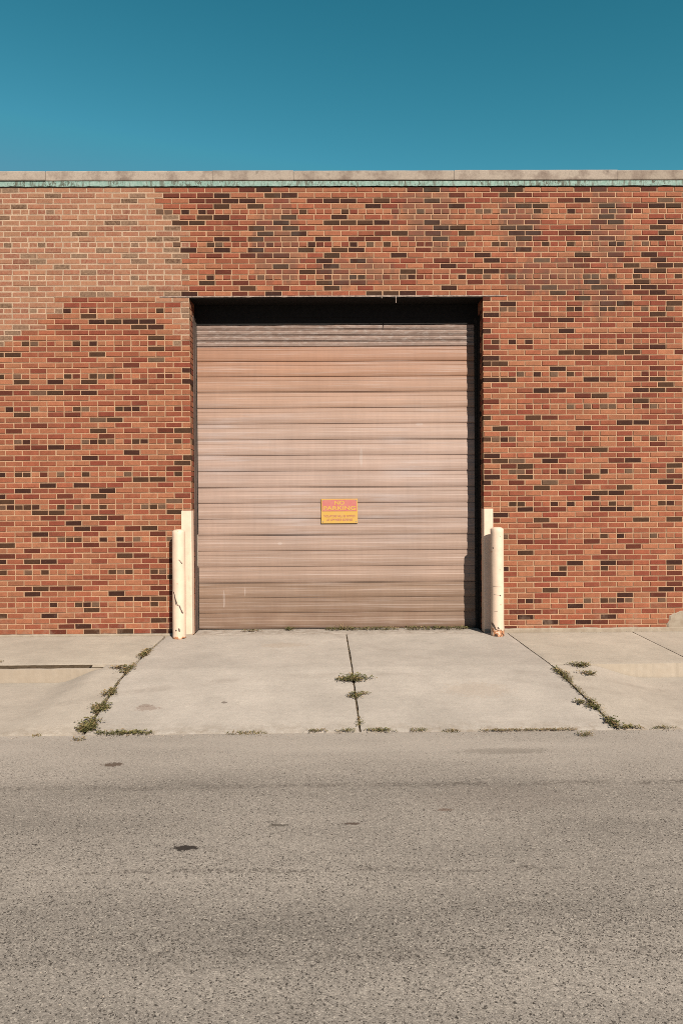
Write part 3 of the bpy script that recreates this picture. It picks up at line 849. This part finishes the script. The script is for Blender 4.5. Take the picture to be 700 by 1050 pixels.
weed('creeping_weed', 'weed', 'small creeping weed just below the one on the bare concrete right of the right joint', JW,
     [(2.45, 1.86, .07, .03, 40, 'mat', .05, .35)])
weed('grass_tuft', 'grass', 'grass tuft with long blades at the upper end of the right driveway joint', JW,
     [(2.215, 1.95, .035, .14, 100, 'tuft', .11, .45), (2.20, 1.80, .03, .10, 50, 'mat', .05, .3)])
weed('weed_clump', 'weed', 'dense olive weed clump in the lower half of the right driveway joint', JW,
     [(2.225, 2.62, .034, .16, 105, 'mixed', .06, .25, ) , (2.14, 2.56, .05, .03, 26, 'mat', .05, .3)])
weed('weed_clump', 'weed', 'low weed clump at the street end of the right driveway joint', JW,
     [(2.24, 2.95, .05, .09, 95, 'mixed', .05, .2), (2.32, 3.05, .12, .02, 60, 'mat', .04, .3)])
SW = 'weeds along the street edge of the driveway'
def px(x): return (x-345)/130.0
for a, b, n, h, kind, dry, lab in (
    (96, 158, 200, .035, 'mat', .1, 'long low green strip of weeds along the street edge beside the bushiest clump'),
    (230, 275, 190, .045, 'tuft', .45, 'short tufted grass on the street edge in front of the left driveway slab'),
    (314, 341, 60, .025, 'mat', .5, 'thin brown-green weeds on the street edge left of the middle joint'),
    (346, 367, 60, .025, 'mat', .3, 'thin weeds on the street edge where the middle joint meets the road'),
    (376, 406, 90, .03, 'mat', .2, 'dark green weeds on the street edge right beside the middle joint'),
    (421, 441, 50, .025, 'mat', .35, 'small weed patch on the street edge between the dark green strip and the yellowed tuft'),
    (454, 474, 110, .045, 'tuft', .55, 'yellowed grass tuft on the street edge in front of the right driveway slab'),
    (668, 700, 70, .022, 'mat', .3, 'weed strip on the street edge far right of the driveway'),
    (80, 94, 50, .03, 'mixed', .6, 'dry weeds on the road surface below the bushiest clump'),
    (590, 606, 70, .03, 'mixed', .4, 'small weed on the road surface just below the right driveway joint'),
    (34, 44, 50, .03, 'tuft', .8, 'sparse dry grass on the street edge far left of the driveway')):
    x = px((a+b)/2); w = (b-a)/2/130.0
    weed('weed_patch', 'weed', lab, SW, [(x, EDGE+{80: .12, 590: .13}.get(a, .0), w, .022 if kind != 'tuft' else .028, n, kind, h, dry)])
rg = random.Random(3); m = MB()
for k in range(330):
    t = rg.random(); x = 1.15+.75*t
    scatter(m, x, EDGE+.012+.008*rg.random(), .03, .014, 1, 'mat', .02, .75, rg=rg)
tag(m.build('joint_weeds', M_leaf), 'dry brown litter and weeds packed along the street edge right of the yellowed tuft', 'weeds', kind='stuff')
rg = random.Random(5); m = MB()
for k in range(240):
    t = rg.random(); s = 1.7+1.35*t
    scatter(m, jr(s), s, .016, .02, 1, 'mat', .026, .4, rg=rg)
for k in range(170):
    t = rg.random(); s = .55+2.45*t
    scatter(m, jl(s), s, .016, .02, 1, 'mixed', .03, .5, rg=rg)
for k in range(60):
    s = .1+2.9*rg.random(); scatter(m, jc(s), s, .005, .02, 1, 'mat', .012, .7, rg=rg)
tag(m.build('joint_weeds', M_leaf), 'thin scatter of small weeds filling the long driveway joints', 'weeds', kind='stuff')
rg = random.Random(9); m = MB()
for k in range(640):
    x = -.12+1.82*rg.random()
    if mn.noise(Vector((x*3, 1, 1))) < -.28: continue
    scatter(m, x, -.255+.05*rg.random(), .03, .02, 2, 'mixed', .062, .15, rg=rg)
tag(m.build('ground_weeds', M_leaf), 'low green weeds along the foot of the loading door', 'weeds', kind='stuff')
weed('weed_sprig', 'weed', 'single green sprig at the foot of the door left of the weed line', 'weeds at the foot of the door', [(-.58, -.25, .05, .02, 70, 'mixed', .06, .1)])
weed('weed_sprig', 'weed', 'thin dry weeds at the foot of the door near its left corner', 'weeds at the foot of the door', [(-1.05, -.16, .13, .03, 60, 'mat', .04, .5)])
weed('weed_sprig', 'weed', 'rust-brown dry stalk standing among the weeds under the sign', 'weeds at the foot of the door', [(.10, -.26, .025, .012, 80, 'tuft', .15, 1.0)])
SM = 'moss patches on the left sidewalk'
for x, s, rx, lab in ((-3.62, 1.30, .16, 'long brown-green moss patch on the left sidewalk'), (-4.02, 1.32, .07, 'short dry moss patch beside the long one on the left sidewalk'), (-4.3, 1.27, .07, 'moss patch at the far left edge of the sidewalk')):
    weed('moss_patch', 'moss', lab, SM, [(x, s, rx, .045, 130, 'mat', .022, .45)])

# loose grit on the road and driveway
rg = random.Random(11); m = MB()
def stone(x, y, z, r_):
    n = len(m.v); pts = [(1, 0, 0), (0, 1, 0), (-1, 0, 0), (0, -1, 0), (0, 0, 1), (0, 0, -.3)]
    a = rg.uniform(0, 3); ca, sa = math.cos(a), math.sin(a)
    for p in pts:
        k = r_*rg.uniform(.6, 1.2); m.v.append((x+(p[0]*ca-p[1]*sa)*k, y+(p[0]*sa+p[1]*ca)*k, z+p[2]*k*.6))
    f = rg.uniform(.4, 1.3); c = (.3*f, .25*f, .2*f, 0)
    for t in ((0,1,4),(1,2,4),(2,3,4),(3,0,4),(1,0,5),(2,1,5),(3,2,5),(0,3,5)):
        m.f.append(tuple(n+i for i in t)); m.c.append(c)
for _ in range(1400):
    s = EDGE+5.2*rg.random()**1.4; x = rg.uniform(-4, 4); stone(x, -s, ZS-.004, rg.uniform(.0015, .0045))
for _ in range(260):
    s = EDGE+.02+.06*rg.random(); x = rg.uniform(-4, 4); stone(x, -s, ZS-.003, rg.uniform(.002, .008))
for _ in range(300):
    x = rg.uniform(-4.2, 4.2); s = rg.random()*3; stone(x, -s, surf(x, s), rg.uniform(.001, .0035))
for _ in range(120):
    x = rg.uniform(-4.2, 4.2)
    if XL < x < XR: continue
    s = .03+.05*rg.random(); stone(x, -s, surf(x, s), rg.uniform(.002, .008))
tg = NT('grit', .9, .2); c_, a_ = tg.attr(); tg.out(c_)
tag(m.build('gravel', tg.m), 'loose grit scattered over the road and concrete', 'gravel', kind='stuff')

# ------------------------------------------------------------------ light, sky, camera
d = Vector((-.42, 1, -.735)).normalized()
sun = bpy.data.lights.new('sun', 'SUN'); sun.energy = 4.6; sun.angle = math.radians(.5); sun.color = (1.0, .90, .78)
so = link(bpy.data.objects.new('sun', sun)); so.rotation_euler = d.to_track_quat('-Z', 'Y').to_euler()
so.location = (4, -10, 9)
el = math.asin(-d.z); az_ = math.atan2(-d.x, -d.y)
w = bpy.data.worlds.new('World'); scene.world = w; w.use_nodes = True
nt = w.node_tree; bg = nt.nodes['Background']
sk = nt.nodes.new('ShaderNodeTexSky'); sk.sky_type = 'NISHITA'; sk.sun_disc = False
sk.sun_elevation = el; sk.sun_rotation = az_; sk.air_density = 1.0; sk.dust_density = .6; sk.ozone_density = 1.0
# the clear teal of this sky: the same gradient, deeper towards the zenith
sx = nt.nodes.new('ShaderNodeSeparateColor'); cx_ = nt.nodes.new('ShaderNodeCombineColor'); nt.links.new(sk.outputs[0], sx.inputs[0])
for i, (c0, g, k, cap) in enumerate(((1.43, 2.7, .60, 4.0), (2.29, 1.6, 2.84, 1.0), (3.77, 1.6, 3.9, 1.0))):
    a = nt.nodes.new('ShaderNodeMath'); a.operation = 'DIVIDE'; a.inputs[1].default_value = c0; nt.links.new(sx.outputs[i], a.inputs[0])
    b = nt.nodes.new('ShaderNodeMath'); b.operation = 'POWER'; b.inputs[1].default_value = g; nt.links.new(a.outputs[0], b.inputs[0])
    e = nt.nodes.new('ShaderNodeMath'); e.operation = 'MINIMUM'; e.inputs[1].default_value = cap; nt.links.new(b.outputs[0], e.inputs[0])
    h = nt.nodes.new('ShaderNodeMath'); h.operation = 'MULTIPLY'; h.inputs[1].default_value = k; nt.links.new(e.outputs[0], h.inputs[0])
    nt.links.new(h.outputs[0], cx_.inputs[i])
nt.links.new(cx_.outputs[0], bg.inputs[0]); bg.inputs[1].default_value = .06

cam = bpy.data.cameras.new('camera'); co = link(bpy.data.objects.new('camera', cam))
cam.sensor_fit = 'VERTICAL'; cam.sensor_height = 36; cam.lens = 36*705.5/1050; cam.clip_end = 3000; cam.clip_start = .05
R = Matrix.Rotation(-math.radians(.6), 4, 'Z') @ Matrix.Rotation(math.pi/2-math.radians(.65), 4, 'X') @ Matrix.Rotation(-math.radians(.38), 4, 'Z')
co.matrix_world = Matrix.Translation((0, -8.5, 1.6)) @ R
scene.camera = co
scene.cycles.use_denoising = False; scene.cycles.filter_width = .9
scene.view_settings.view_transform = 'Standard'; scene.view_settings.look = 'None'
scene.view_settings.exposure = .85; scene.view_settings.gamma = 1; scene.view_settings.use_curve_mapping = False
